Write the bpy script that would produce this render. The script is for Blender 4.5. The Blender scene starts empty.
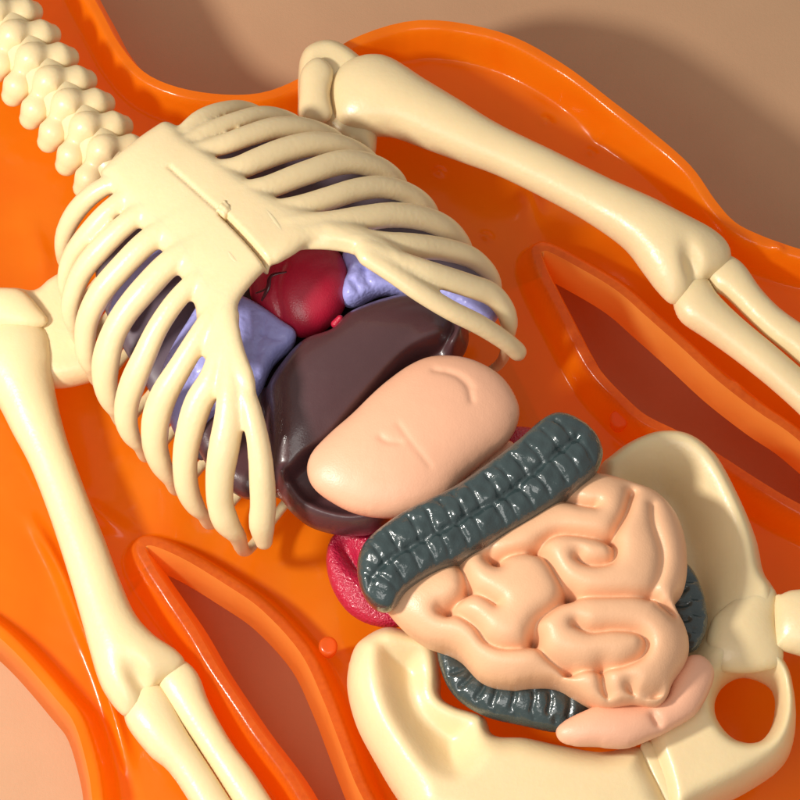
import bpy, math, random
import numpy as np
from mathutils import Vector
random.seed(4)
sc = bpy.context.scene
COL = sc.collection
TH = math.radians(22); D = 30.0
ct, st = math.cos(TH), math.sin(TH)

def P(px, py, z):
    """photo pixel (800 wide) seen at height z -> world point (camera at known pose)"""
    x = (px-400)/100.0; y = (400-py)/100.0
    d = (x, y*ct + D*st, y*st - D*ct)
    c = (0.0, -D*st, D*ct)
    t = (z-c[2])/d[2]
    return (c[0]+d[0]*t, c[1]+d[1]*t, z)

# ------------------------------------------------------------------ materials
def principled(name, col, rough=0.35, sss=0.0, sssr=(1, .5, .3), scale=0.15, coat=0.0, spec=0.5,
               bump=0.0, bscale=8, var=0.06, bump2=0.0, b2scale=60, coatr=0.08):
    m = bpy.data.materials.new(name); m.use_nodes = True
    nt = m.node_tree; n = nt.nodes; l = nt.links
    b = n['Principled BSDF']
    tc = n.new('ShaderNodeTexCoord')
    nz = n.new('ShaderNodeTexNoise'); nz.inputs['Scale'].default_value = 1.7; nz.inputs['Detail'].default_value = 5
    l.new(tc.outputs['Object'], nz.inputs['Vector'])
    mx = n.new('ShaderNodeMix'); mx.data_type = 'RGBA'
    mx.inputs[6].default_value = (*[min(1, c*(1+var)) for c in col], 1)
    mx.inputs[7].default_value = (*[c*(1-var*1.5) for c in col], 1)
    l.new(nz.outputs['Fac'], mx.inputs[0]); l.new(mx.outputs[2], b.inputs['Base Color'])
    b.inputs['Roughness'].default_value = rough
    rn = n.new('ShaderNodeTexNoise'); rn.inputs['Scale'].default_value = 5; rn.inputs['Detail'].default_value = 6; rn.inputs['Roughness'].default_value = .7
    l.new(tc.outputs['Object'], rn.inputs['Vector'])
    mr = n.new('ShaderNodeMapRange'); mr.inputs[1].default_value = .3; mr.inputs[2].default_value = .7; mr.inputs[3].default_value = rough-.08; mr.inputs[4].default_value = rough+.12
    l.new(rn.outputs['Fac'], mr.inputs[0]); l.new(mr.outputs[0], b.inputs['Roughness'])
    b.inputs['Specular IOR Level'].default_value = spec
    b.inputs['Subsurface Weight'].default_value = sss
    b.inputs['Subsurface Radius'].default_value = sssr
    b.inputs['Subsurface Scale'].default_value = scale
    b.inputs['Coat Weight'].default_value = coat
    b.inputs['Coat Roughness'].default_value = coatr
    last = None
    for s, sc_ in ((bump, bscale), (bump2, b2scale)):
        if s > 0:
            t = n.new('ShaderNodeTexNoise'); t.inputs['Scale'].default_value = sc_; t.inputs['Detail'].default_value = 3
            l.new(tc.outputs['Object'], t.inputs['Vector'])
            bp = n.new('ShaderNodeBump'); bp.inputs['Strength'].default_value = s; bp.inputs['Distance'].default_value = 0.05
            l.new(t.outputs['Fac'], bp.inputs['Height'])
            if last: l.new(last.outputs[0], bp.inputs['Normal'])
            last = bp
    if last:
        l.new(last.outputs[0], b.inputs['Normal']); l.new(last.outputs[0], b.inputs['Coat Normal'])
    return m

M = {}
M['bone'] = principled('cream_plastic', (0.87, 0.68, 0.385), 0.36, 0.2, (1, .6, .3), 0.12, 0.15, bump=0.14, bscale=3, bump2=0.06, b2scale=26, var=0.07, coatr=.2)
M['cage'] = principled('cream_plastic_cage', (0.84, 0.66, 0.38), 0.36, 0.2, (1, .6, .3), 0.10, 0.15, bump=0.14, bscale=3, bump2=0.06, b2scale=26, var=0.07, coatr=.2)
M['liver'] = principled('dark_maroon_plastic', (0.085, 0.036, 0.040), 0.34, 0, coat=0.35, bump=0.1, bscale=4, bump2=0.05, var=.12)
M['gapshade'] = principled('gap_shade_maroon', (0.03, 0.012, 0.014), 0.4)  # near-black tone holding the shade of the gap behind the organs
M['stomach'] = principled('peach_rubber', (0.86, 0.455, 0.285), 0.42, 0.0, (1, .4, .25), 0.1, 0.1, bump=0.12, bscale=5, bump2=0.06, coatr=.25)
M['gut'] = principled('pale_peach_rubber', (0.86, 0.485, 0.275), 0.42, 0.0, (1, .4, .25), 0.1, 0.1, bump=0.12, bscale=5, bump2=0.08, coatr=.25)
M['gutlow'] = principled('pink_peach_rubber', (0.88, 0.46, 0.29), 0.42, 0.0, (1, .4, .25), 0.1, 0.1, bump=0.12, bscale=5, bump2=0.08, coatr=.25)
M['colon'] = principled('dark_green_grey_plastic', (0.034, 0.055, 0.057), 0.24, 0, coat=0.8, bump=0.35, bscale=6, bump2=0.12, b2scale=35, var=.15, coatr=.06)
M['lung'] = principled('lavender_plastic', (0.41, 0.42, 0.88), 0.36, 0.0, (.6, .5, 1), 0.08, 0.2, bump=0.8, bscale=3.5, bump2=0.12, b2scale=28, var=.12)
M['heart'] = principled('crimson_plastic', (0.52, 0.012, 0.045), 0.36, 0.0, (1, .1, .1), 0.08, 0.3, bump=0.1, bscale=5, bump2=0.1, var=.1)
M['kidney'] = principled('raspberry_plastic', (0.52, 0.014, 0.055), 0.3, 0.0, (1, .1, .1), 0.08, 0.6, bump=0.15, bscale=6, bump2=0.5, b2scale=38, var=.1)
M['lungshade'] = principled('lung_shade_mauve', (0.12, 0.085, 0.11), 0.4)  # lung colour with the shade under the ribs painted in
M['vessel'] = principled('dark_vessel', (0.07, 0.004, 0.010), 0.3, 0)
M['table'] = principled('tan_table', (0.55, 0.33, 0.19), 0.6, 0, bump=0.05, bscale=20, bump2=0.1, b2scale=90, var=.04, spec=.2)

def tray_material(name, grain, ca=(1.0, 0.34, 0.012), cb=(1.0, 0.19, 0.002), tlf=.38, trf=.28):
    m = bpy.data.materials.new(name); m.use_nodes = True
    nt = m.node_tree; n = nt.nodes; l = nt.links
    b = n['Principled BSDF']; out = n['Material Output']
    tc = n.new('ShaderNodeTexCoord')
    nz = n.new('ShaderNodeTexNoise'); nz.inputs['Scale'].default_value = 0.9; nz.inputs['Detail'].default_value = 5; nz.inputs['Distortion'].default_value = 1.2
    l.new(tc.outputs['Object'], nz.inputs['Vector'])
    rp = n.new('ShaderNodeMix'); rp.data_type = 'RGBA'
    rp.inputs[6].default_value = (*ca, 1); rp.inputs[7].default_value = (*cb, 1)
    l.new(nz.outputs['Fac'], rp.inputs[0]); l.new(rp.outputs[2], b.inputs['Base Color'])
    b.inputs['Roughness'].default_value = 0.25 + grain
    rn = n.new('ShaderNodeTexNoise'); rn.inputs['Scale'].default_value = 3.5; rn.inputs['Detail'].default_value = 7; rn.inputs['Roughness'].default_value = .75
    l.new(tc.outputs['Object'], rn.inputs['Vector'])
    mr = n.new('ShaderNodeMapRange'); mr.inputs[1].default_value = .35; mr.inputs[2].default_value = .7; mr.inputs[3].default_value = .03; mr.inputs[4].default_value = .22
    l.new(rn.outputs['Fac'], mr.inputs[0]); l.new(mr.outputs[0], b.inputs['Coat Roughness'])
    if name == 'translucent_orange_plastic':
        an = n.new('ShaderNodeAttribute'); an.attribute_name = 'rim'
        gn = n.new('ShaderNodeTexNoise'); gn.inputs['Scale'].default_value = 22; gn.inputs['Detail'].default_value = 6
        l.new(tc.outputs['Object'], gn.inputs['Vector'])
        gm = n.new('ShaderNodeMix'); gm.data_type = 'RGBA'
        gm.inputs[6].default_value = (.40, .075, .012, 1); gm.inputs[7].default_value = (.80, .20, .02, 1)
        l.new(gn.outputs['Fac'], gm.inputs[0])
        rm = n.new('ShaderNodeMix'); rm.data_type = 'RGBA'
        l.new(an.outputs['Fac'], rm.inputs[0]); l.new(rp.outputs[2], rm.inputs[6]); l.new(gm.outputs[2], rm.inputs[7])
        l.new(rm.outputs[2], b.inputs['Base Color'])
    b.inputs['Coat Weight'].default_value = 0.4 if grain == 0 else 0.2
    b.inputs['Specular IOR Level'].default_value = .35
    b.inputs['Emission Color'].default_value = (1.0, .17, .0, 1); b.inputs['Emission Strength'].default_value = .16  # faint emission stands for light glowing through the plastic
    b.inputs['Coat Roughness'].default_value = 0.05
    w = n.new('ShaderNodeTexWave'); w.inputs['Scale'].default_value = 0.35; w.inputs['Distortion'].default_value = 7; w.inputs['Detail'].default_value = 2; w.inputs['Detail Scale'].default_value = .6
    l.new(tc.outputs['Object'], w.inputs['Vector'])
    bp = n.new('ShaderNodeBump'); bp.inputs['Strength'].default_value = 0.25; bp.inputs['Distance'].default_value = 0.12
    l.new(w.outputs['Fac'], bp.inputs['Height'])
    n2 = n.new('ShaderNodeTexNoise'); n2.inputs['Scale'].default_value = 40 if grain else 3
    l.new(tc.outputs['Object'], n2.inputs['Vector'])
    bp2 = n.new('ShaderNodeBump'); bp2.inputs['Strength'].default_value = 0.8 if grain else 0.2; bp2.inputs['Distance'].default_value = 0.05
    l.new(n2.outputs['Fac'], bp2.inputs['Height']); l.new(bp.outputs[0], bp2.inputs['Normal'])
    l.new(bp2.outputs[0], b.inputs['Normal']); l.new(bp2.outputs[0], b.inputs['Coat Normal'])
    tr = n.new('ShaderNodeBsdfTransparent'); tr.inputs['Color'].default_value = (1.0, 0.43, 0.03, 1)
    tl = n.new('ShaderNodeBsdfTranslucent'); tl.inputs['Color'].default_value = (1.0, 0.38, 0.03, 1)
    m1 = n.new('ShaderNodeMixShader'); m1.inputs[0].default_value = tlf
    m2 = n.new('ShaderNodeMixShader'); m2.inputs[0].default_value = trf
    l.new(b.outputs[0], m1.inputs[1]); l.new(tl.outputs[0], m1.inputs[2])
    l.new(m1.outputs[0], m2.inputs[1]); l.new(tr.outputs[0], m2.inputs[2])
    l.new(m2.outputs[0], out.inputs['Surface'])
    return m
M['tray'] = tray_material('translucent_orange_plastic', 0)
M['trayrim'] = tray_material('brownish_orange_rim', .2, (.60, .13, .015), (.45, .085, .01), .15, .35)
M['traywall'] = tray_material('lit_orange_wall', 0, (1, .52, .12), (1, .42, .07), .5, .15)  # same plastic, colour lightened to stand for light passing through the wall
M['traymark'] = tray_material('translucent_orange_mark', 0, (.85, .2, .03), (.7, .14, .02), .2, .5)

# ------------------------------------------------------------------ object helpers
def link(name, me, mat, parent=None, smooth=True):
    o = bpy.data.objects.new(name, me); COL.objects.link(o)
    if mat: me.materials.append(M[mat])
    if smooth: me.polygons.foreach_set('use_smooth', [True]*len(me.polygons))
    if parent is not None:
        o.parent = parent
        o.location = -Vector(parent.location)
    return o

def thing(name, loc, label, cat, group=None):
    o = bpy.data.objects.new(name, None); COL.objects.link(o); o.location = loc
    o['label'] = label; o['category'] = cat
    if group: o['group'] = group
    return o

def tag(o, label, cat, group=None):
    o['label'] = label; o['category'] = cat
    if group: o['group'] = group
    return o

# ------------------------------------------------------------------ curves
def catmull(pts, n=6, closed=False):
    p = np.array(pts, float); N = len(p); out = []
    rng = range(N) if closed else range(N-1)
    for i in rng:
        if closed: a, b, c, d = p[(i-1) % N], p[i], p[(i+1) % N], p[(i+2) % N]
        else: a, b, c, d = p[max(i-1, 0)], p[i], p[i+1], p[min(i+2, N-1)]
        for k in range(n):
            t = k/n
            out.append(0.5*((2*b)+(-a+c)*t+(2*a-5*b+4*c-d)*t*t+(-a+3*b-3*c+d)*t**3))
    if not closed: out.append(p[-1])
    return np.array(out)

def seg_dist(X, Y, pts, closed):
    best = np.full(X.shape, 1e9); nx = np.zeros(X.shape); ny = np.zeros(X.shape)
    N = len(pts)
    for i in range(N if closed else N-1):
        a = pts[i]; b = pts[(i+1) % N]
        ex, ey = b[0]-a[0], b[1]-a[1]; L = ex*ex+ey*ey+1e-12
        t = np.clip(((X-a[0])*ex+(Y-a[1])*ey)/L, 0, 1)
        qx = a[0]+t*ex; qy = a[1]+t*ey
        d = (X-qx)**2+(Y-qy)**2
        m = d < best
        best[m] = d[m]; nx[m] = qx[m]; ny[m] = qy[m]
    return np.sqrt(best), nx, ny

def inside(X, Y, pts):
    ins = np.zeros(X.shape, bool); N = len(pts)
    for i in range(N):
        x1, y1 = pts[i][0], pts[i][1]; x2, y2 = pts[(i+1) % N][0], pts[(i+1) % N][1]
        if y1 == y2: continue
        c = ((y1 > Y) != (y2 > Y)) & (X < (x2-x1)*(Y-y1)/(y2-y1)+x1)
        ins ^= c
    return ins

def poisson(mask, h):
    """-lap u = 1, u = 0 outside, conjugate gradients"""
    def A(u):
        r = 4*u.copy()
        r[1:, :] -= u[:-1, :]; r[:-1, :] -= u[1:, :]; r[:, 1:] -= u[:, :-1]; r[:, :-1] -= u[:, 1:]
        return r*mask/(h*h)
    b = mask.astype(float); u = np.zeros_like(b); r = b.copy(); p = r.copy(); rs = (r*r).sum()
    for it in range(900):
        Ap = A(p); al = rs/((p*Ap).sum()+1e-30)
        u += al*p; r -= al*Ap; rn = (r*r).sum()
        if rn < 1e-7*b.sum(): break
        p = r+(rn/rs)*p; rs = rn
    return u

def blob_fields(polys, h):
    allp = polys[0]
    x0, y0 = allp[:, 0].min()-3*h, allp[:, 1].min()-3*h
    x1, y1 = allp[:, 0].max()+3*h, allp[:, 1].max()+3*h
    nx, ny = int((x1-x0)/h)+2, int((y1-y0)/h)+2
    X, Y = np.meshgrid(x0+h*np.arange(nx), y0+h*np.arange(ny), indexing='ij')
    ins = inside(X, Y, polys[0]); d, qx, qy = seg_dist(X, Y, polys[0], True)
    for hp in polys[1:]:
        i2 = inside(X, Y, hp); d2, q2x, q2y = seg_dist(X, Y, hp, True)
        ins &= ~i2
        m = d2 < d; d = np.where(m, d2, d); qx = np.where(m, q2x, qx); qy = np.where(m, q2y, qy)
    return X, Y, np.where(ins, d, -d), qx, qy

def puff(X, Y, sd, h):
    mask = sd > 0
    u = poisson(mask, h)
    good = sd > 2*h
    w = np.where(good, u/np.maximum(sd, h), 0); wt = good.astype(float)
    for it in range(6):
        s = np.zeros_like(w); c = np.zeros_like(w)
        for ax, sh in ((0, 1), (0, -1), (1, 1), (1, -1)):
            s += np.roll(w*wt, sh, ax); c += np.roll(wt, sh, ax)
        new = (wt == 0) & (c > 0)
        w[new] = s[new]/c[new]; wt[new] = 1
    return np.sqrt(np.maximum(2*w*np.maximum(sd, 0), 0))

def topx(pts, z):
    return np.array([P(x, y, z)[:2] for x, y in pts])

def build_grid_mesh(name, X, Y, sd, qx, qy, top, bot):
    """closed body between two sheets meeting on the outline"""
    nx, ny = X.shape
    pos = sd > 0
    face = pos[:-1, :-1] | pos[1:, :-1] | pos[:-1, 1:] | pos[1:, 1:]
    used = np.zeros_like(pos)
    used[:-1, :-1] |= face; used[1:, :-1] |= face; used[:-1, 1:] |= face; used[1:, 1:] |= face
    VX = np.where(pos, X, qx); VY = np.where(pos, Y, qy)
    it = -np.ones(X.shape, int); ib = -np.ones(X.shape, int)
    idx = np.argwhere(used); verts = []
    rim = 0.5*(top+bot)
    for i, j in idx:
        if pos[i, j]:
            it[i, j] = len(verts); verts.append((VX[i, j], VY[i, j], top[i, j]))
            ib[i, j] = len(verts); verts.append((VX[i, j], VY[i, j], bot[i, j]))
        else:
            it[i, j] = ib[i, j] = len(verts); verts.append((VX[i, j], VY[i, j], rim[i, j]))
    faces = []
    for i, j in np.argwhere(face):
        a = (it[i, j], it[i+1, j], it[i+1, j+1], it[i, j+1]); faces.append(a)
        b = (ib[i, j], ib[i, j+1], ib[i+1, j+1], ib[i+1, j]); faces.append(b)
    me = bpy.data.meshes.new(name); me.from_pydata([tuple(map(float, v)) for v in verts], [], [tuple(map(int, f)) for f in faces]); me.validate()
    return me

def prof(d, R):
    t = np.clip(d/R, 0, 1)
    return np.sqrt(np.maximum(1-(1-t)**2, 0))

def smooth(e0, e1, x):
    t = np.clip((x-e0)/(e1-e0), 0, 1); return t*t*(3-2*t)

def blob(name, mat, outline, z, k=0.8, kb=0.6, grooves=(), gd=0.1, gw=0.05, h=0.022, parent=None, zfun=None,
         layers=None, holes=(), edge=None, n=6, maxh=None, wob=0.0, gz=None, gauss=False, blur=3):
    poly = topx(catmull(outline, n, True), z)
    hp = [topx(catmull(q, n, True), z) for q in holes]
    X, Y, sd, qx, qy = blob_fields([poly]+hp, h)
    if edge is None:
        H = puff(X, Y, sd, h)
        if maxh: H = maxh*np.tanh(H/maxh)
        top = k*H; bot = -kb*H
    else:
        top = edge[1]*prof(sd, edge[0]); bot = -edge[2]*prof(sd, edge[0])
    base = zfun(X, Y) if zfun else z
    if layers: top = top + layers(X, Y, sd, h)
    for g in grooves:
        gg = g
        dd, ww = gd, gw
        if isinstance(g, tuple) and len(g) == 3 and not np.isscalar(g[0]) and np.isscalar(g[1]):
            gg, dd, ww = g
        line = topx(catmull(gg, 5), z+0.3 if gz is None else gz)
        ds, _, _ = seg_dist(X, Y, line, False)
        # fade toward the outline so it stays clean
        top = top - dd*(np.exp(-(ds/ww)**2) if gauss else np.exp(-ds/ww))*smooth(0, 0.1, sd)
    if wob:
        top = top + wob*np.sin(X*5.1+Y*2.3)*np.cos(Y*4.3-X*1.9)*smooth(0, .2, sd)
    inner = sd > .04
    for _ in range(blur):
        t4 = (np.roll(top, 1, 0)+np.roll(top, -1, 0)+np.roll(top, 1, 1)+np.roll(top, -1, 1))*.25
        top = np.where(inner, .5*top+.5*t4, top)
    top = np.where(sd > 0, np.maximum(top, -0.02), 0)
    me = build_grid_mesh(name, X, Y, sd, qx, qy, base+top, base+bot)
    return link(name, me, mat, parent)

def tube(name, mat, pts, rad, parent=None, n=14, flat=1.0, sub=6):
    """round-ended tube through world points with per-point radii"""
    q = np.concatenate([np.array(pts, float), np.array(rad, float)[:, None]], 1)
    c = catmull(q, sub)
    p = c[:, :3]; r = c[:, 3]
    T = np.gradient(p, axis=0); T /= np.linalg.norm(T, axis=1)[:, None]+1e-9
    rings = []
    up = np.array([0, 0, 1.0]); prev = None
    def ring(cn, t, rr):
        nonlocal prev
        s = np.cross(t, up) if prev is None else prev - t*np.dot(prev, t)
        if np.linalg.norm(s) < 1e-4: s = np.array([1.0, 0, 0])
        s /= np.linalg.norm(s); prev = s; v = np.cross(s, t)
        a = np.linspace(0, 2*math.pi, n, endpoint=False)
        return [cn + rr*(math.cos(x)*s + flat*math.sin(x)*v) for x in a]
    for f in (1.0, .92, .7, .38):   # rounded start
        rings.append(ring(p[0]-T[0]*r[0]*f, T[0], r[0]*math.sqrt(max(1-f*f, 0.0004))))
    for i in range(len(p)): rings.append(ring(p[i], T[i], r[i]))
    for f in (.38, .7, .92, 1.0):
        rings.append(ring(p[-1]+T[-1]*r[-1]*f, T[-1], r[-1]*math.sqrt(max(1-f*f, 0.0004))))
    V = [tuple(map(float, v)) for R in rings for v in R]; F = []
    for i in range(len(rings)-1):
        for j in range(n):
            F.append((i*n+j, i*n+(j+1) % n, (i+1)*n+(j+1) % n, (i+1)*n+j))
    F.append(tuple(range(n-1, -1, -1))); F.append(tuple((len(rings)-1)*n+j for j in range(n)))
    me = bpy.data.meshes.new(name); me.from_pydata(V, [], F)
    return link(name, me, mat, parent)

# ================================================================== setting: table
TBZ = -1.05
def table():
    me = bpy.data.meshes.new('tabletop')
    s = 30
    me.from_pydata([(-s, -s, TBZ), (s, -s, TBZ), (s, s, TBZ), (-s, s, TBZ)], [], [(0, 1, 2, 3)])
    o = link('tabletop', me, 'table', smooth=False); o['kind'] = 'structure'
    return o
table()

# ================================================================== tray
RIMZ, FLZ = 0.52, 0.12
TRAY = [(-170, -110), (-60, -140), (40, -90), (95, 0), (120, 45), (150, 76), (200, 92), (260, 93), (310, 72), (350, 40), (420, 20), (500, 32), (560, 62),
        (615, 103), (650, 130), (690, 165), (715, 200), (735, 222), (760, 235), (790, 246), (850, 268), (910, 330), (930, 600), (920, 900), (600, 940), (300, 930), (110, 900),
        (94, 810), (88, 770), (75, 725), (56, 699), (13, 650), (-30, 615), (-100, 570), (-160, 480), (-190, 200)]
HOLE_R = [(543, 250), (578, 267), (616, 290), (645, 315), (681, 347), (717, 380), (757, 411), (796, 438), (850, 490), (858, 530), (800, 504), (762, 482), (720, 455), (680, 432), (655, 420), (639, 410),
          (618, 390), (600, 370), (585, 345), (568, 312), (554, 285), (545, 266)]
HOLE_L = [(146, 545), (180, 557), (225, 584), (262, 610), (300, 652), (322, 697), (338, 738), (354, 780), (375, 830), (350, 850), (325, 825), (296, 777), (262, 732), (240, 700), (217, 665), (195, 627), (171, 592), (153, 565)]

def build_tray():
    h = 0.026
    polys = [topx(catmull(q, 5, True), RIMZ) for q in (TRAY, HOLE_R, HOLE_L)]
    X, Y, sd, qx, qy = blob_fields(polys, h)
    rim = 0.08
    wall = smooth(rim, rim+0.17, sd)
    z = RIMZ + (FLZ-RIMZ)*wall
    # body-shaped relief in the floor: the arm channels lie a step lower than the flank
    deep = smooth(0.5, 1.2, sd)
    z += 0.05*np.sin(1.7*X+0.9*Y)*np.sin(1.1*Y-0.6*X+1.0)*deep
    def ridge(px, hgt, w):
        line = topx(catmull(px, 5), 0.2); ds, _, _ = seg_dist(X, Y, line, False)
        e0 = np.hypot(X-line[0][0], Y-line[0][1]); e1 = np.hypot(X-line[-1][0], Y-line[-1][1])
        return hgt*np.exp(-(ds/w)**2)*wall*smooth(0, .7, e0)*smooth(0, .7, e1)
    z += ridge([(560, 105), (600, 130), (650, 168), (700, 215), (740, 250), (800, 275)], .12, .07)
    z += ridge([(505, 150), (530, 190), (535, 240)], .10, .10)
    z += ridge([(690, 345), (730, 385), (800, 440)], .10, .05)
    z += ridge([(20, 500), (55, 560), (80, 620), (110, 700), (135, 790)], .10, .06)
    z += ridge([(60, 480), (110, 520), (150, 540)], .10, .08)
    z += ridge([(20, 360), (30, 420)], .10, .08)
    z += ridge([(20, 200), (40, 250), (45, 300)], .06, .10)
    for (a, b) in ((547, 117), (600, 136), (592, 149), (570, 162), (440, 168), (487, 234), (735, 395), (775, 262)):
        q = P(a, b, 0.2); r2 = ((X-q[0])*0.8+(Y-q[1])*-0.55)**2/0.0035+((X-q[0])*.55+(Y-q[1])*.8)**2/0.0012
        z += 0.05*np.exp(-r2)
    GX, GY = np.gradient(sd, h)
    rimf = np.zeros(X.shape)
    for q in polys[1:]:
        dh, _, _ = seg_dist(X, Y, q, True); rimf = np.maximum(rimf, 1-smooth(rim*1.2, rim*1.9, dh))
    nx, ny = X.shape; pos = sd > 0
    face = pos[:-1, :-1] | pos[1:, :-1] | pos[:-1, 1:] | pos[1:, 1:]
    used = np.zeros_like(pos)
    used[:-1, :-1] |= face; used[1:, :-1] |= face; used[:-1, 1:] |= face; used[1:, 1:] |= face
    VX = np.where(pos, X, qx); VY = np.where(pos, Y, qy); z = np.where(pos, z, RIMZ)
    iv = -np.ones(X.shape, int); V = []; G = []; RF = []
    for i, j in np.argwhere(used):
        iv[i, j] = len(V); G.append((float(GX[i, j]), float(GY[i, j]))); RF.append(float(rimf[i, j])); V.append((float(VX[i, j]), float(VY[i, j]), float(z[i, j])))
    F = [(int(iv[i, j]), int(iv[i+1, j]), int(iv[i+1, j+1]), int(iv[i, j+1])) for i, j in np.argwhere(face)]
    # skirt
    cnt = {}
    for f in F:
        for a, b in zip(f, f[1:]+f[:1]): cnt[(a, b)] = cnt.get((a, b), 0)+1
    low = {}
    def lo(a):
        if a not in low:
            x, y, zz = V[a]; gx, gy = G[a]; gl = math.hypot(gx, gy)+1e-6; gx /= gl; gy /= gl
            i0 = len(V)
            V.append((x, y, zz)); V.append((x-gx*.012, y-gy*.012, RIMZ-.03)); V.append((x-gx*.11, y-gy*.11, RIMZ-.40)); V.append((x+gx*.42, y+gy*.42, TBZ+0.004))
            low[a] = (i0, i0+1, i0+2, i0+3)
        return low[a]
    for (a, b) in [e for e in cnt if (e[1], e[0]) not in cnt]:
        A_, B_ = lo(a), lo(b)
        for k in range(3): F.append((B_[k], A_[k], A_[k+1], B_[k+1]))
    ntop = int((face).sum())
    me = bpy.data.meshes.new('body_tray'); me.from_pydata(V, [], F)
    t = thing('body_tray', P(400, 400, 0), 'glossy translucent orange plastic tray shaped like a body, holding the whole skeleton', 'tray')
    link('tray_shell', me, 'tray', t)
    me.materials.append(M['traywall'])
    mi = [0]*ntop + [1]*(len(me.polygons)-ntop)
    at = me.attributes.new('rim', 'FLOAT', 'POINT')
    at.data.foreach_set('value', RF+[0.0]*(len(V)-len(RF)))
    me.polygons.foreach_set('material_index', mi)
    for (a, b) in ((328, 646), (619, 419)):
        poly = [(a+9.5*math.cos(x), b+9.5*math.sin(x)) for x in np.linspace(0, 2*math.pi, 16, endpoint=False)]
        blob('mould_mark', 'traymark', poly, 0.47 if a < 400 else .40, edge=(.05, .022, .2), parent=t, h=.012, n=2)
    return t
build_tray()

# ================================================================== neck spine
sp = thing('neck_spine', P(80, 120, .3), 'knobbly cream neck vertebrae above the rib cage, leaving at upper left', 'neck bones')
for i in range(8):
    cx, cy = 108-18*i, 160-23*i
    c = np.array(P(cx, cy, 0.95)); ax = np.array([-0.61, 0.79, 0]); pr = np.array([0.79, 0.61, 0.0])
    pts = []; rr = []
    for q, r, dz in ((-.34, .12, -.10), (-.25, .155, -.02), (-.14, .11, .04), (0, .165, .12), (.13, .11, .08), (.24, .16, .0), (.34, .12, -.08)):
        pts.append(c + pr*q + ax*(0.06*math.cos(q*9)) + np.array([0, 0, dz])); rr.append(r)
    tube('vertebra', 'bone', pts, rr, sp, n=18)
tube('neck_core', 'bone', [P(112, 166, .88), P(72, 114, .88), P(30, 60, .88), P(-14, 4, .88)], [.25]*4, sp, n=16)
# back bone running under the organs to the pelvis
bs = thing('back_spine', P(330, 380, .3), 'cream backbone lying in the tray under the organs', 'backbone')
S0 = np.array(P(118, 176, .45)); S1 = np.array(P(575, 640, .45))
for i in range(17):
    c = S0+(S1-S0)*(i/16); pr = np.array([0.72, 0.69, 0])
    tube('vertebra', 'bone', [c-pr*.2, c-pr*.08, c+pr*.08, c+pr*.2], [.09, .13, .13, .09], bs, n=10, sub=2)

# ================================================================== rib cage
DA = np.array(P(130, 140, 1.75)); DB = np.array(P(272, 272, 2.15))
dax = (DB-DA)[:2]; LD = np.linalg.norm(dax); dax /= LD; dpr = np.array([-dax[1], dax[0]])
def dome(x, y):
    rx, ry = x-DA[0], y-DA[1]
    s = (rx*dax[0]+ry*dax[1])/LD; l = rx*dpr[0]+ry*dpr[1]
    s = np.clip(s, -.3, 1.3)
    return 1.72 + 0.42*s - 0.22*l*l
def pdome(px, py):
    z = 1.9
    for _ in range(6): q = P(px, py, z); z = float(dome(q[0], q[1]))
    return P(px, py, z)

cage = thing('rib_cage', P(280, 290, .3), 'cream plastic rib cage with split breastbone, arched over the lungs and heart', 'rib cage')
STERNUM = [(97, 161), (99, 159), (130, 133), (160, 111), (163, 110), (170, 112), (179, 119), (184, 127), (210, 147), (242, 172), (270, 194), (302, 210), (330, 218), (360, 226), (388, 240), (410, 262), (412, 277), (392, 270), (370, 260), (342, 251), (316, 247), (294, 262), (279, 271), (277, 272), (274, 271), (271, 274), (269, 275), (254, 290), (239, 311), (241, 335), (247, 360), (256, 385), (256, 404), (244, 402), (228, 388), (208, 366), (198, 340), (196, 315), (192, 298), (180, 276), (160, 246), (140, 222), (120, 195), (107, 176)]
plate = blob('tmp', None, STERNUM, 1.95, edge=(.14, .115, .12), h=.02, zfun=dome, n=4)
for q in ([(228, 254), (233, 262), (240, 269)], [(264, 212), (275, 226), (284, 239)]):
    pts = [np.array(pdome(*p))+np.array([0, 0, .10]) for p in q]
    tube('raised_ridge', 'cage', pts, [.022, .03, .022], cage, flat=.6)
def rivet_bumps(X, Y, sd, h):
    q = P(225, 215, 1.95)
    return .012*np.sin((X-q[0])*70+1)*np.sin((Y-q[1])*64+2)*smooth(0, .04, sd)
blob('rivet', 'cage', [(225+(9+1.3*math.sin(3*a))*math.cos(a), 214+(9+1.3*math.cos(4*a))*math.sin(a)) for a in np.linspace(0, 2*math.pi, 14, endpoint=False)], 1.95, edge=(.05, .14, .05),
     layers=rivet_bumps, h=.007, zfun=dome, parent=cage, n=4)

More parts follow.
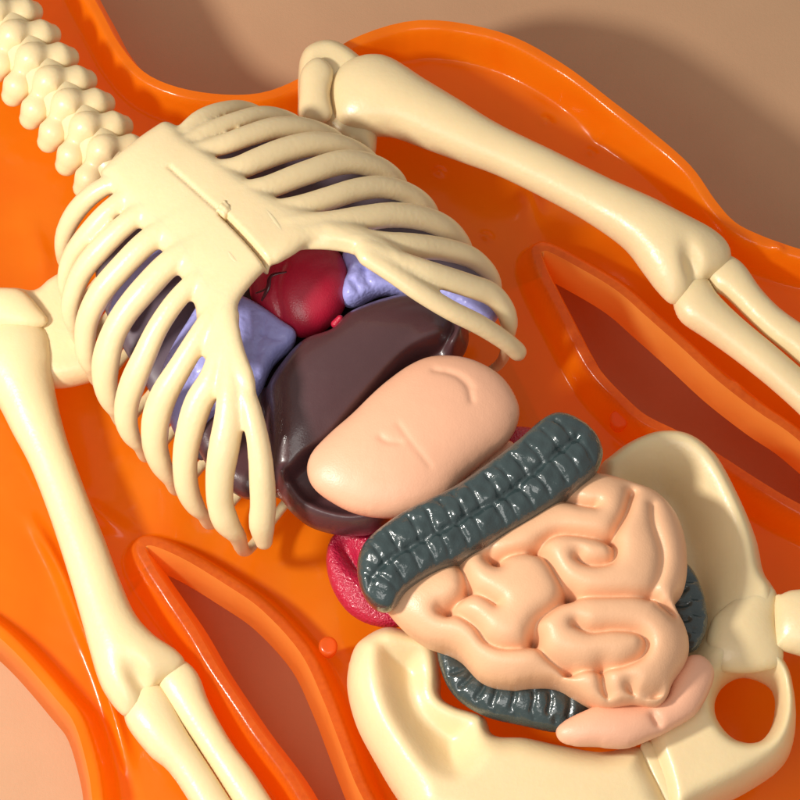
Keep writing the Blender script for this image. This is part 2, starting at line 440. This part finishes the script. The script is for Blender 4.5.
ribsL = [
 ([(126, 177), (97, 191), (77, 210), (65, 232), (62, 252)], [7, 8.5, 9, 8.5, 7]),
 ([(138, 188), (110, 210), (90, 232), (73, 255), (66, 277), (67, 295)], [8, 9, 9.5, 9, 8, 6.5]),
 ([(154, 203), (127, 223), (102, 247), (83, 270), (73, 293), (70, 313), (75, 331)], [9, 9.5, 10, 9.5, 9, 8, 6]),
 ([(178, 220), (147, 242), (122, 267), (101, 292), (88, 318), (85, 340), (86, 357), (91, 370)], [10, 10.5, 10.5, 10.5, 10, 9.5, 8.5, 6]),
 ([(200, 242), (170, 263), (145, 289), (126, 312), (113, 335), (106, 360), (105, 382), (109, 400), (115, 412)], [10, 11, 11.5, 11, 11, 12, 11, 9, 6]),
 ([(212, 268), (195, 281), (175, 302), (157, 329), (144, 357), (134, 380), (127, 402), (126, 420), (131, 436), (139, 447)], [8, 9, 9.5, 10, 11, 12, 11.5, 11, 9, 6]),
 ([(224, 300), (205, 327), (181, 366), (164, 395), (156, 420), (155, 445), (161, 465), (170, 480)], [9, 10, 11, 12.5, 13, 12, 10.5, 7]),
 ([(226, 330), (214, 375), (199, 402), (190, 430), (185, 460), (187, 488), (195, 506), (203, 515)], [10, 13, 14, 13.5, 12.5, 12, 10, 7]),
 ([(232, 372), (231, 395), (229, 420), (224, 448), (220, 475), (220, 502), (226, 522), (237, 536)], [12, 13.5, 14.5, 15, 14, 13, 13, 9]),
 ([(243, 385), (250, 405), (256, 430), (260, 455), (262, 480), (263, 503), (262, 525), (264, 542)], [9, 10, 11, 12, 13, 13, 13, 9]),
]
ribsR = [
 ([(180, 134), (200, 119), (222, 111), (244, 109), (262, 116)], [6, 8, 8.5, 8, 6]),
 ([(188, 142), (212, 130), (237, 121), (262, 115), (284, 118), (300, 126)], [7, 8, 8.5, 8.5, 8, 6]),
 ([(200, 151), (225, 144), (250, 135), (276, 128), (302, 128), (325, 134), (340, 143)], [8, 9, 9.5, 10, 10, 9, 7]),
 ([(222, 170), (235, 169), (258, 160), (285, 150), (313, 144), (340, 146), (362, 155), (375, 166)], [9, 10, 10.5, 11, 11, 10.5, 9.5, 7]),
 ([(248, 192), (269, 187), (306, 173), (344, 162), (374, 166), (394, 178), (402, 190)], [10, 10, 10.5, 11, 10.5, 9.5, 7]),
 ([(268, 212), (300, 207), (330, 198), (356, 190), (381, 187), (405, 192), (424, 204), (434, 218)], [10, 11, 11, 11, 11, 10.5, 10, 7]),
 ([(300, 226), (330, 224), (360, 219), (392, 215), (422, 218), (446, 228), (461, 242), (467, 254)], [12, 12, 12, 12, 12, 11.5, 9.5, 7]),
 ([(340, 236), (380, 243), (412, 246), (442, 249), (468, 256), (484, 267), (493, 280), (496, 292)], [12, 12, 13, 12, 11.5, 10, 9, 7]),
 ([(380, 256), (417, 269), (442, 277), (470, 286), (491, 294), (504, 308), (509, 322), (508, 336)], [12, 12, 12, 12, 12, 11, 10, 8]),
 ([(372, 260), (395, 275), (420, 292), (450, 310), (480, 325), (505, 341), (518, 352)], [10, 10, 10.5, 10.5, 10.5, 10, 10]),
]
RIBS = []; CARTS = []; TMP = []
def make_rib(pts, rad, side, idx):
    (ax_, ay_), (bx_, by_) = pts[0], pts[1]; dl = math.hypot(ax_-bx_, ay_-by_)
    ext = 14 if idx < 9 else 6
    pts = [(ax_+(ax_-bx_)/dl*ext, ay_+(ay_-by_)/dl*ext)] + list(pts[1:] if dl < 18 else pts); rad = [rad[0]]+list(rad[1:] if dl < 18 else rad)
    zs = pdome(*pts[0])[2]+0.01; ze = 0.98
    if idx >= 8: ze = 1.15
    if idx == 9: ze = 1.25
    acc = [0]
    for a, b in zip(pts, pts[1:]): acc.append(acc[-1]+math.hypot(b[0]-a[0], b[1]-a[1]))
    W = []
    for (px, py), s in zip(pts, acc):
        s /= acc[-1]
        z = ze+(zs-ze)*max(math.cos(s*math.pi/2), 0)**0.85
        W.append(np.array(P(px, py, z)))
    R = [r*0.01*(1.2 if idx < 5 else 1.1 if idx < 7 else 1.0) for r in rad]
    if idx == 9: R = [r*.97 for r in R]
    e = W[-1]
    # nearest point of the spine, a little toward the head
    t = np.clip(np.dot((e-S0)[:2], (S1-S0)[:2])/np.dot((S1-S0)[:2], (S1-S0)[:2])-.06, 0.01, .62)
    q = S0+t*(S1-S0); q[2] = .5
    if idx < 9:
        inn = (q-e); inn[2] = 0; Ln = np.linalg.norm(inn); inn /= Ln
        d0 = W[-1]-W[-2]; d0[2] = 0; d0 /= np.linalg.norm(d0)+1e-9
        W.append(e + inn*.06 + d0*.03 + np.array([0, 0, -(e[2]-.62)])); R.append(.065)
        W.append(e + inn*.40 + np.array([0, 0, .42-e[2]])); R.append(.06)
        W.append(e + inn*min(.9, Ln*.6) + np.array([0, 0, .40-e[2]])); R.append(.06)
        W.append(q); R.append(.06)
    RIBS.append((np.array(W), R))
    return tube('tmp', None, W, R, None, n=16, flat=.85)
for i, (p, r) in enumerate(ribsL): TMP.append(make_rib(p, r, -1, i))
for i, (p, r) in enumerate(ribsR): TMP.append(make_rib(p, r, 1, i))
# costal cartilage
def cart(pts, rad, dz=0):
    W = [np.array(pdome(*p))+np.array([0, 0, d]) for p, d in pts]
    CARTS.append((np.array(W), rad)); TMP.append(tube('tmp', None, W, [r*.01 for r in rad], None, n=18, flat=.6))
cart([((222, 285), -.06), ((221, 320), -.02), ((224, 350), -.02), ((235, 380), -.06), ((248, 405), -.14), ((255, 430), -.26)], [14, 17, 17, 16, 11, 7])
cart([((275, 236), -.08), ((312, 236), -.02), ((345, 240), -.02), ((380, 252), -.02), ((410, 272), -.06), ((440, 294), -.16)], [14, 13, 12, 11, 10, 7])

# fuse plate, cartilage and ribs into one moulded body, then cut it back into its parts
def fuse_cage():
    from mathutils.kdtree import KDTree
    V = []; F = []
    for o in [plate]+TMP:
        base = len(V); me = o.data; V += [tuple(v.co) for v in me.vertices]; F += [tuple(base+i for i in p.vertices) for p in me.polygons]
        bpy.data.objects.remove(o)
    me = bpy.data.meshes.new('fuse'); me.from_pydata(V, [], F)
    o = bpy.data.objects.new('fuse', me); COL.objects.link(o)
    r = o.modifiers.new('r', 'REMESH'); r.mode = 'VOXEL'; r.voxel_size = .021
    q = o.modifiers.new('s', 'SMOOTH'); q.factor = .6; q.iterations = 9
    dg = bpy.context.evaluated_depsgraph_get(); res = bpy.data.meshes.new_from_object(o.evaluated_get(dg))
    bpy.data.objects.remove(o)
    n = len(res.vertices); co = np.empty(n*3); res.vertices.foreach_get('co', co); co = co.reshape(-1, 3)
    # split line of the breastbone
    X, Y = co[:, 0], co[:, 1]; up = co[:, 2] > 1.45
    for px, dd, ww in (([(168, 160), (195, 187), (222, 214)], .030, .016), ([(222, 214), (247, 243), (277, 282)], .13, .022)):
        ds, _, _ = seg_dist(X, Y, topx(catmull(px, 5), 2.08), False)
        co[:, 2] -= np.where(up, dd*np.exp(-(ds/ww)**2), 0)
    res.vertices.foreach_set('co', co.ravel()); res.update()
    nf = len(res.polygons)
    vi = np.empty(len(res.loops), int); res.loops.foreach_get('vertex_index', vi)
    ls = np.empty(nf, int); res.polygons.foreach_get('loop_start', ls); lt = np.empty(nf, int); res.polygons.foreach_get('loop_total', lt)
    nor = np.array([tuple(v.normal) for v in res.vertices])
    cen = np.empty(nf*3); res.polygons.foreach_get('center', cen); cen = cen.reshape(-1, 3)
    samples = []
    for k, (W, R) in enumerate(RIBS): samples += [(p, k) for p in catmull(W, 12)]
    for k, (W, R) in enumerate(CARTS): samples += [(p, 100+k) for p in catmull(W, 12)]
    kd = KDTree(len(samples))
    for i, (p, k) in enumerate(samples): kd.insert(Vector(p), i)
    kd.balance()
    lab = np.array([samples[kd.find(Vector(c))[1]][1] for c in cen])
    pl = topx(catmull(STERNUM, 4, True), 1.98)
    ins = inside(cen[:, 0], cen[:, 1], pl) & (cen[:, 2] > 1.3)
    core = topx([(97, 161), (161, 111), (182, 128), (240, 184), (290, 222), (314, 251), (276, 272), (238, 311), (208, 292), (178, 240), (126, 187)], 1.98)
    ins &= inside(cen[:, 0], cen[:, 1], core)
    lab[ins] = 200
    for k in sorted(set(lab)):
        fi = np.where(lab == k)[0]
        if len(fi) < 12: continue
        faces = [vi[ls[f]:ls[f]+lt[f]] for f in fi]
        u, inv = np.unique(np.concatenate(faces), return_inverse=True)
        ff = []; c = 0
        for f in faces: ff.append(tuple(int(x) for x in inv[c:c+len(f)])); c += len(f)
        nm = 'breastbone' if k == 200 else ('rib_cartilage' if k >= 100 else 'rib')
        m2 = bpy.data.meshes.new(nm); m2.from_pydata([tuple(map(float, x)) for x in co[u]], [], ff)
        link(nm, m2, 'cage', cage)
        m2.normals_split_custom_set_from_vertices([tuple(map(float, x)) for x in nor[u]])
fuse_cage()

# ================================================================== lungs
LUNG_L = [(105, 225), (140, 205), (180, 225), (215, 265), (240, 310), (240, 380), (250, 400), (230, 430), (205, 460), (186, 448), (165, 415), (130, 360), (105, 310), (95, 265)]
t = thing('lung', P(200, 340, .8), 'lavender lung with a pointed flap beside the heart, under the lower left ribs', 'lung')
blob('shaded_lung', 'lungshade', LUNG_L, .98, k=.5, kb=.4, maxh=.4, h=.025, parent=t, n=5)  # lung in the ribs' shade, the shade put into its mauve colour
blob('front_lobe', 'lung', [(296, 333), (292, 347), (274, 364), (262, 390), (254, 406), (246, 402), (232, 404), (210, 420), (190, 444), (178, 440), (166, 412), (158, 384), (170, 352), (188, 322), (204, 300), (232, 296), (246, 299), (264, 309), (282, 322)], 1.27, edge=(.10, .16, .2), h=.017, wob=.025, parent=t, n=4, gz=1.43, maxh=.3,
     grooves=[([(262, 314), (264, 330), (256, 352), (258, 384)], .03, .02), ([(290, 338), (274, 338), (262, 332)], .035, .02), ([(246, 316), (250, 340), (246, 380)], .025, .02), ([(274, 356), (264, 352), (256, 354)], .025, .02), ([(170, 420), (184, 400), (196, 372)], .03, .03), ([(172, 376), (186, 356), (200, 330)], .03, .03)])
blob('upper_lobe', 'lung', [(108, 316), (112, 298), (128, 276), (150, 252), (168, 236), (172, 244), (156, 264), (138, 290), (124, 316), (114, 330)], 1.38, edge=(.06, .08, .1), h=.02, parent=t, n=4)
LUNG_R = [(215, 150), (260, 135), (320, 138), (375, 160), (420, 195), (455, 235), (482, 270), (496, 300), (486, 322), (455, 308), (425, 292), (400, 282), (380, 270), (358, 262), (340, 255), (318, 235), (280, 205), (240, 180)]
t = thing('lung', P(420, 260, .8), 'lavender lung seen through the upper right ribs, its tip right of the red heart', 'lung')
blob('shaded_lung', 'lungshade', LUNG_R, .96, k=.5, kb=.4, maxh=.4, h=.025, parent=t, n=5)  # shaded stretch of this lung, darkened by colour
blob('front_lobe', 'lung', [(345, 304), (340, 296), (342, 284), (347, 272), (342, 256), (356, 246), (385, 252), (420, 268), (460, 282), (492, 290), (500, 310), (488, 324), (455, 310), (425, 298), (402, 293), (380, 294), (358, 304)], 1.25, edge=(.10, .16, .2), h=.015, wob=.025, parent=t, n=4, gz=1.40,
     grooves=[([(348, 276), (356, 286), (362, 298)], .05, .02), ([(366, 264), (368, 282), (384, 288)], .05, .02), ([(352, 270), (366, 266), (384, 274), (400, 286)], .04, .02), ([(364, 266), (360, 280)], .03, .02)])

# ================================================================== heart
ht = thing('heart', P(300, 295, 1), 'glossy crimson heart showing under the lower end of the breastbone', 'heart')
blob('heart_body', 'heart', [(250, 285), (262, 262), (290, 245), (320, 243), (343, 258), (350, 283), (346, 305), (334, 322), (313, 337), (290, 334), (268, 322), (254, 305)], 1.2, k=.95, kb=.7, parent=ht, h=.02,
     grooves=[([(283, 262), (276, 285), (282, 312)], .06, .03)])
tube('vessel', 'vessel', [P(262, 300, 1.52), P(268, 288, 1.60), P(271, 276, 1.63), P(286, 272, 1.66)], [.012, .022, .018, .008], ht, flat=.5)
tube('vessel', 'vessel', [P(256, 293, 1.5), P(264, 290, 1.56), P(269, 286, 1.60)], [.008, .012, .01], ht, flat=.5)
tube('vessel_stub', 'heart', [P(335, 324, 1.36), P(340, 318, 1.42)], [.04, .03], ht)

# ================================================================== liver
LIV = [(267, 388), (286, 360), (305, 343), (330, 336), (342, 321), (361, 311), (391, 300), (418, 294), (448, 306), (466, 324), (468, 345), (456, 366), (436, 405), (410, 470), (386, 524), (352, 534), (314, 527), (292, 512), (278, 496), (262, 496),
       (242, 496), (218, 478), (196, 445), (190, 400), (220, 370), (250, 380)]
LOBE = [(267, 388), (286, 360), (305, 343), (330, 336), (342, 321), (361, 311), (391, 301), (415, 299), (434, 307), (452, 330), (442, 349), (416, 362), (397, 378), (380, 397), (352, 429), (332, 451), (306, 467), (291, 480), (280, 492), (271, 472), (267, 425)]
def liver_layer(X, Y, sd, h):
    lp = topx(catmull(LOBE, 5, True), 1.25)
    ins = inside(X, Y, lp); d, _, _ = seg_dist(X, Y, lp, True); s2 = np.where(ins, d, -d)
    H = puff(X, Y, s2, h)
    # raised lip along the crest
    crest = topx(catmull([(440, 322), (410, 345), (378, 378), (350, 410), (331, 432), (305, 449), (286, 474)], 5), 1.8)
    dc, _, _ = seg_dist(X, Y, crest, False)
    out = 0.62*np.tanh(H/.5) + 0.10*np.exp(-(dc/.10)**2)*(s2 > 0)*smooth(0, .06, s2)
    # lower lip
    lo = topx(catmull([(284, 488), (298, 508), (318, 520), (350, 527), (385, 522)], 5), 1.1)
    dl, _, _ = seg_dist(X, Y, lo, False)
    out = out + .12*np.exp(-(dl/.07)**2)
    ri = topx(catmull([(430, 300), (455, 318), (461, 338), (455, 356)], 5), 1.1)
    dr, _, _ = seg_dist(X, Y, ri, False)
    return out + .22*np.exp(-(dr/.09)**2)*smooth(0, .1, sd)
o = blob('liver', 'liver', LIV, 1.12, edge=(.16, .16, .25), layers=liver_layer, h=.017, n=5)
liver_o = o
blob('gap_shade_slab', 'gapshade', [(238, 296), (270, 275), (330, 262), (370, 268), (425, 285), (455, 320), (440, 370), (330, 420), (262, 440), (240, 400), (232, 340)], .80, edge=(.12, .12, .2), h=.03, parent=o, n=5)  # added dark slab, paints the shade in the gap beside heart and lung
tag(o, 'dark maroon glossy liver folded around the peach stomach, below the heart', 'liver')

# ================================================================== stomach
stm = thing('stomach', P(410, 440, 1.2), 'smooth peach stomach with two small creases, resting on the dark liver', 'stomach')
STO = [(307, 470), (312, 453), (330, 434), (352, 415), (380, 388), (410, 366), (436, 357), (470, 360), (500, 376), (516, 398), (519, 418), (509, 440), (488, 458), (464, 478), (446, 500), (425, 511), (391, 517), (357, 513), (331, 501), (313, 487)]
blob('stomach_body', 'stomach', STO, 1.62, k=.62, kb=.75, maxh=1.2, parent=stm, h=.016, gz=2.05,
     grooves=[([(398, 419), (412, 438), (430, 459)], .018, .018), ([(380, 431), (388, 436), (400, 437)], .028, .022), ([(434, 361), (455, 367), (468, 379), (472, 394)], .032, .020),
              ([(447, 362), (463, 368), (473, 380)], .018, .018)])
tube('stomach_outlet', 'stomach', [P(505, 452, 1.35), P(482, 470, 1.35), P(458, 488, 1.35), P(436, 502, 1.3)], [.12, .13, .13, .10], stm, flat=.8)

# ================================================================== kidneys
o = blob('kidney', 'kidney', [(332, 537), (326, 560), (332, 588), (348, 612), (372, 625), (402, 626), (418, 600), (405, 560), (380, 532), (352, 527)], .75, k=.75, kb=.6, h=.02,
         grooves=[([(345, 538), (354, 556), (372, 572), (385, 590)], .28, .07)])
tag(o, 'raspberry red kidney peeking out left of the dark green bowel', 'kidney')
o = blob('kidney', 'kidney', [(508, 430), (522, 427), (540, 432), (552, 450), (548, 475), (530, 490), (505, 485), (495, 460)], .95, k=.7, kb=.6, h=.02)
tag(o, 'dark red kidney mostly hidden between the stomach and upper end of the bowel', 'kidney')

# ================================================================== large intestine
li = thing('large_intestine', P(480, 560, .8), 'glossy dark green segmented large bowel wrapped around the pale small bowel', 'large bowel')
def cross_grooves(center, halfw, step, depth=.05, w=.014, off=.06):
    c = catmull(center, 10); seg = np.linalg.norm(np.diff(c, axis=0), axis=1); acc = np.concatenate([[0], np.cumsum(seg)])
    out = []; s = step*.6; k = 0
    while s < acc[-1]-step*.3:
        for side in (-1, 1):
            ss = s + (step*.35 if side > 0 else 0)
            i = min(np.searchsorted(acc, ss), len(c)-2); t = c[i+1]-c[i-1 if i else 0]; t /= np.linalg.norm(t)+1e-9
            nrm = np.array([-t[1], t[0]])*side
            jit = random.uniform(-1.5, 1.5)
            a = c[i]+nrm*2.5+t*jit; m = c[i]+nrm*halfw*.55+t*(jit+1); b = c[i]+nrm*halfw*.93+t*(jit)
            out.append(([tuple(a), tuple(m), tuple(b)], depth, w))
        s += step; k += 1
    return out
def cells(X, Y, sd, h):
    r = np.sin(X*13.1+Y*7.7+1)*np.sin(Y*15.3-X*6.1)*.5+np.sin(X*31+Y*17)*np.sin(Y*29-X*13+2)*.3
    return .028*r*smooth(0, .15, sd)
TR = [(357, 566), (363, 546), (380, 529), (411, 509), (451, 490), (482, 469), (515, 444), (544, 419), (564, 414), (589, 427), (602, 446), (600, 465), (584, 485), (543, 514), (509, 534), (462, 561), (431, 575), (406, 591), (391, 609), (374, 606), (361, 589)]
cl = [(368, 582), (380, 562), (412, 541), (453, 521), (500, 494), (525, 475), (546, 458), (578, 432)]
blob('transverse_colon', 'colon', TR, 1.86, k=1.0, kb=2.2, maxh=.30, parent=li, h=.011, n=5,
     gz=2.17, gauss=True, layers=cells, grooves=[(cl, .05, .035)]+cross_grooves(cl, 30, 18.5, .026, .018), wob=.015)
AS = [(436, 640), (450, 646), (465, 665), (495, 680), (547, 676), (586, 696), (590, 708), (577, 729), (555, 732), (525, 726), (487, 717), (457, 699), (442, 674)]
cl2 = [(444, 655), (455, 678), (480, 697), (510, 706), (545, 711), (580, 714)]
blob('ascending_colon', 'colon', AS, 1.15, k=1.0, kb=.8, parent=li, h=.013, n=5, gauss=True, grooves=cross_grooves(cl2, 22, 19, .045, .024), wob=.015)
DS = [(670, 560), (687, 564), (699, 582), (706, 605), (707, 628), (696, 650), (680, 650), (662, 620), (660, 585)]
blob('descending_colon', 'colon', DS, 1.3, k=1.0, kb=.8, parent=li, h=.013, n=5, grooves=cross_grooves([(684, 566), (692, 600), (690, 645)], 17, 16, .05, .024), gauss=True, wob=.02)

# ================================================================== small intestine
SI = [(383, 602), (391, 588), (408, 575), (430, 565), (453, 560), (480, 545), (506, 528), (540, 508), (566, 490), (582, 476), (606, 477), (632, 485), (656, 494), (675, 514), (685, 541), (687, 571), (683, 592), (674, 606), (684, 626), (689, 644), (686, 662),
      (673, 682), (667, 697), (656, 706), (632, 704), (609, 707), (590, 702), (560, 685), (537, 683), (510, 685), (480, 677), (457, 652), (424, 642), (397, 621)]
g = [
 [(567, 493), (583, 499), (596, 501)], [(633, 487), (627, 508), (619, 523), (612, 536)],
 [(537, 547), (546, 536), (561, 530), (585, 532), (611, 538), (616, 550), (611, 559), (597, 562), (585, 560), (578, 555)],
 [(495, 556), (510, 550), (537, 547), (549, 559), (558, 574), (570, 592)],
 [(570, 592), (600, 593), (651, 592), (663, 599), (676, 607)],
 ([(651, 592), (661, 571), (663, 548), (655, 520), (654, 500)], .09, .06),
 [(570, 592), (555, 604), (538, 618), (535, 634)],
 [(535, 634), (525, 641), (504, 642), (487, 635), (475, 620), (455, 606), (441, 603)],
 [(576, 622), (591, 628), (615, 626), (638, 628), (648, 638), (643, 651), (624, 660), (603, 662), (570, 666), (556, 680)],
 [(535, 634), (549, 652), (570, 664)],
 [(603, 662), (606, 680), (613, 698)], [(631, 680), (641, 690), (667, 686)],
 [(459, 556), (466, 572), (468, 586), (453, 600), (448, 606)],
 [(469, 584), (484, 591), (497, 600)], [(489, 551), (500, 559)],
]
gg = []
for q in g: gg.append(q if isinstance(q, tuple) else (q, .19, .05))
blob('small_intestine', 'gut', SI, 1.6, k=.9, kb=1.7, maxh=.55, grooves=gg, gz=1.98, h=.013, n=5)
o = bpy.data.objects['small_intestine']
tag(o, 'pale peach coiled small bowel, a large folded mass filling the pelvis', 'small bowel')
LB = [(560, 741), (556, 730), (566, 720), (585, 711), (600, 706), (642, 706), (664, 699), (670, 680), (686, 658), (702, 656), (714, 670), (710, 690), (696, 714), (673, 729), (650, 740), (624, 749), (596, 747), (574, 746)]
o = blob('lower_bowel', 'gutlow', LB, 1.42, k=.95, kb=.7, h=.016, n=5, grooves=[([(655, 710), (661, 720), (668, 728)], .08, .03)])
tag(o, 'short pinkish sausage shaped bowel end lying below the coiled mass', 'bowel end')

# ================================================================== pelvis
pv = thing('pelvis', P(560, 700, .3), 'cream plastic pelvis with two curved wings cradling the bowels', 'pelvis')
HL = [(352, 655), (364, 641), (386, 631), (412, 636), (438, 648), (441, 680), (442, 700), (455, 710), (484, 720), (491, 735), (500, 740), (525, 741), (562, 749), (600, 755), (640, 750), (655, 775), (668, 800), (680, 840), (560, 850), (430, 840), (398, 800), (375, 762), (356, 725), (347, 686)]
def wingL(X, Y, sd, h):
    bowl = topx(catmull([(372, 655), (395, 645), (425, 642), (470, 645), (505, 720), (490, 760), (462, 792), (430, 785), (400, 750), (382, 715)], 5, True), .8)
    ins = inside(X, Y, bowl); d, _, _ = seg_dist(X, Y, bowl, True); s2 = np.where(ins, d, -d)
    return -.34*smooth(-.06, .42, s2)*smooth(.02, .34, sd)
blob('hip_bone', 'bone', HL, .78, edge=(.32, .50, .30), layers=wingL, h=.02, parent=pv, n=5)
HR = [(596, 478), (608, 463), (630, 448), (657, 439), (687, 442), (714, 462), (736, 500), (755, 545), (763, 580), (776, 604), (779, 655), (790, 682), (795, 725), (785, 763), (750, 790), (700, 815), (668, 835), (655, 790), (643, 748), (650, 710), (640, 650), (620, 570), (600, 520)]
OB = [(726, 684), (715, 702), (716, 724), (732, 744), (754, 747), (769, 732), (775, 708), (770, 686), (746, 676)]
def wingR(X, Y, sd, h):
    bowl = topx(catmull([(615, 480), (645, 462), (675, 462), (700, 480), (720, 515), (735, 560), (735, 600), (720, 640), (700, 670), (670, 680), (640, 640), (615, 560), (605, 510)], 5, True), .8)
    ins = inside(X, Y, bowl); d, _, _ = seg_dist(X, Y, bowl, True); s2 = np.where(ins, d, -d)
    return -.42*smooth(-.10, .42, s2)
blob('hip_bone', 'bone', HR, .78, edge=(.18, .50, .30), layers=wingR, h=.02, parent=pv, n=5, holes=[OB])
blob('hip_socket', 'bone', [(728, 604), (744, 588), (762, 582), (775, 590), (778, 606), (777, 625), (783, 645), (782, 662), (768, 670), (740, 673), (716, 668), (706, 645), (712, 620)], 1.15, k=.68, kb=.9, parent=pv, h=.02)
blob('pubic_seam', 'bone', [(640, 748), (652, 742), (668, 765), (684, 800), (700, 850), (684, 850), (668, 815), (652, 780)], 1.10, k=.5, kb=.9, parent=pv, h=.016)

# ================================================================== thigh bone at the right edge
fb = thing('thigh_bone', P(790, 620, .5), 'cream thigh bone end plugged into the hip socket at right edge', 'leg bone')
blob('bone_head', 'bone', [(774, 600), (782, 594), (800, 590), (850, 592), (880, 640), (850, 668), (800, 655), (782, 650), (774, 644)], 1.2, k=.8, kb=.9, parent=fb, h=.02)
tube('bone_shaft', 'bone', [P(832, 630, 1.1), P(840, 640, 1.05), P(885, 720, 1.0), P(920, 860, .9)], [.27, .27, .26, .26], fb, n=20)

# ================================================================== arms
ra = thing('arm_bones', P(560, 180, .4), 'cream right hand arm bones running from shoulder past the elbow to the right edge', 'arm bones')
HUR = [(331, 112), (330, 84), (350, 62), (385, 58), (425, 82), (462, 104), (500, 127), (556, 154), (612, 182), (650, 199), (687, 218), (714, 232), (728, 245), (731, 259), (723, 271), (708, 279), (694, 289), (682, 301), (670, 303), (656, 289), (642, 270), (624, 247), (594, 225), (556, 203), (500, 175), (460, 160), (420, 145), (389, 134), (359, 134), (338, 127)]
def elbow(depc, sgn=1):
    def f(X, Y, sd, h):
        q = P(depc[0], depc[1], .9)
        ax = ((X-q[0])*depc[2]+(Y-q[1])*depc[3])**2/.035 + ((X-q[0])*-depc[3]+(Y-q[1])*depc[2])**2/.008
        return -.13*np.exp(-ax)
    return f
blob('humerus', 'bone', HUR, .66, k=.9, kb=.8, parent=ra, h=.017, n=5, layers=elbow((692, 262, .25, -.97)))
blob('ulna', 'bone', [(673, 304), (672, 290), (688, 277), (706, 278), (718, 296), (740, 318), (764, 338), (790, 360), (840, 405), (900, 470), (870, 490), (830, 445), (787, 402), (744, 366), (706, 338), (681, 321)], .60, k=.9, kb=.8, parent=ra, h=.016, n=5)
blob('radius_bone', 'bone', [(704, 272), (712, 258), (728, 256), (744, 266), (762, 291), (787, 315), (840, 350), (920, 410), (900, 440), (840, 398), (788, 354), (762, 333), (728, 299), (714, 290)], .60, k=.9, kb=.8, parent=ra, h=.016, n=5)

la = thing('arm_bones', P(90, 600, .4), 'cream left hand arm bones running from shoulder past the elbow to the bottom edge', 'arm bones')
HUL = [(-30, 335), (0, 322), (25, 320), (43, 326), (52, 345), (54, 384), (66, 436), (86, 492), (105, 540), (122, 585), (136, 615), (155, 636), (176, 650), (185, 662), (178, 674), (160, 684), (148, 696), (137, 712), (124, 716), (109, 700), (97, 676), (82, 622), (67, 570), (48, 512), (30, 466), (13, 434), (-5, 400), (-30, 370)]
blob('humerus', 'bone', HUL, .66, k=.9, kb=.8, parent=la, h=.017, n=5, layers=elbow((138, 676, .55, -.83)))
blob('ulna', 'bone', [(124, 716), (124, 702), (140, 686), (158, 684), (170, 698), (187, 731), (217, 778), (262, 850), (300, 915), (272, 930), (230, 870), (176, 781), (150, 756), (130, 731)], .60, k=.9, kb=.8, parent=la, h=.016, n=5)
blob('radius_bone', 'bone', [(156, 680), (160, 664), (182, 660), (198, 674), (210, 704), (232, 743), (259, 780), (302, 850), (340, 915), (312, 925), (266, 855), (218, 779), (195, 744), (166, 702)], .60, k=.9, kb=.8, parent=la, h=.016, n=5)

# shoulder pieces
o = thing('shoulder_blade', P(60, 330, .5), 'cream shoulder blade tucked under the ribs beside the left hand arm', 'shoulder bone', None)
blob('blade', 'bone', [(-30, 300), (10, 290), (35, 292), (50, 281), (64, 277), (84, 300), (96, 340), (103, 372), (92, 380), (57, 387), (30, 380), (-20, 350)], .55, edge=(.16, .2, .2), parent=o, h=.02)
blob('shoulder_tip', 'bone', [(-35, 300), (-10, 290), (13, 289), (26, 293), (38, 306), (48, 322), (30, 330), (0, 330), (-30, 330)], .80, k=.8, kb=.8, parent=o, h=.02)
o = thing('shoulder_blade', P(340, 120, .5), 'cream shoulder blade behind the upper ribs, joined to the right hand arm', 'shoulder bone', None)
blob('blade', 'bone', [(300, 60), (298, 100), (300, 122), (322, 134), (350, 152), (372, 158), (377, 140), (378, 110), (370, 70), (340, 45), (315, 45)], .55, edge=(.16, .2, .2), parent=o, h=.02)
blob('shoulder_tip', 'bone', [(302, 70), (299, 95), (300, 118), (318, 124), (332, 116), (330, 95), (333, 70), (318, 58)], .80, k=.8, kb=.8, parent=o, h=.02)

# ================================================================== camera, light, world
cam = bpy.data.cameras.new('Camera'); co = bpy.data.objects.new('Camera', cam); COL.objects.link(co)
co.location = (0, -D*st, D*ct); co.rotation_euler = (TH, 0, 0)
cam.sensor_width = 36; cam.lens = 36*D/8.0; cam.clip_end = 500
sc.camera = co

def area(name, loc, tgt, size, power, col):
    l = bpy.data.lights.new(name, 'AREA'); l.shape = 'DISK'; l.size = size; l.energy = power; l.color = col
    o = bpy.data.objects.new(name, l); COL.objects.link(o); o.location = loc
    o.rotation_euler = (Vector(tgt)-Vector(loc)).to_track_quat('-Z', 'Y').to_euler()
area('key_lamp', (-11.6, -3.4, 13.0), (0, 0, 0.5), 2.2, 2900, (1, .95, .87))
area('soft_lamp', (-3, -9, 13), (0, 0, 0), 8, 520, (1, .97, .93))

w = bpy.data.worlds.new('World'); sc.world = w; w.use_nodes = True
bg = w.node_tree.nodes['Background']; bg.inputs[0].default_value = (1, .95, .9, 1); bg.inputs[1].default_value = 0.40
sc.view_settings.view_transform = 'Standard'; sc.view_settings.look = 'None'; sc.view_settings.exposure = 0
sc.render.engine = 'CYCLES'
sc.cycles.max_bounces = 6; sc.cycles.transparent_max_bounces = 8
sc.render.resolution_x = 1024; sc.render.resolution_y = 1024
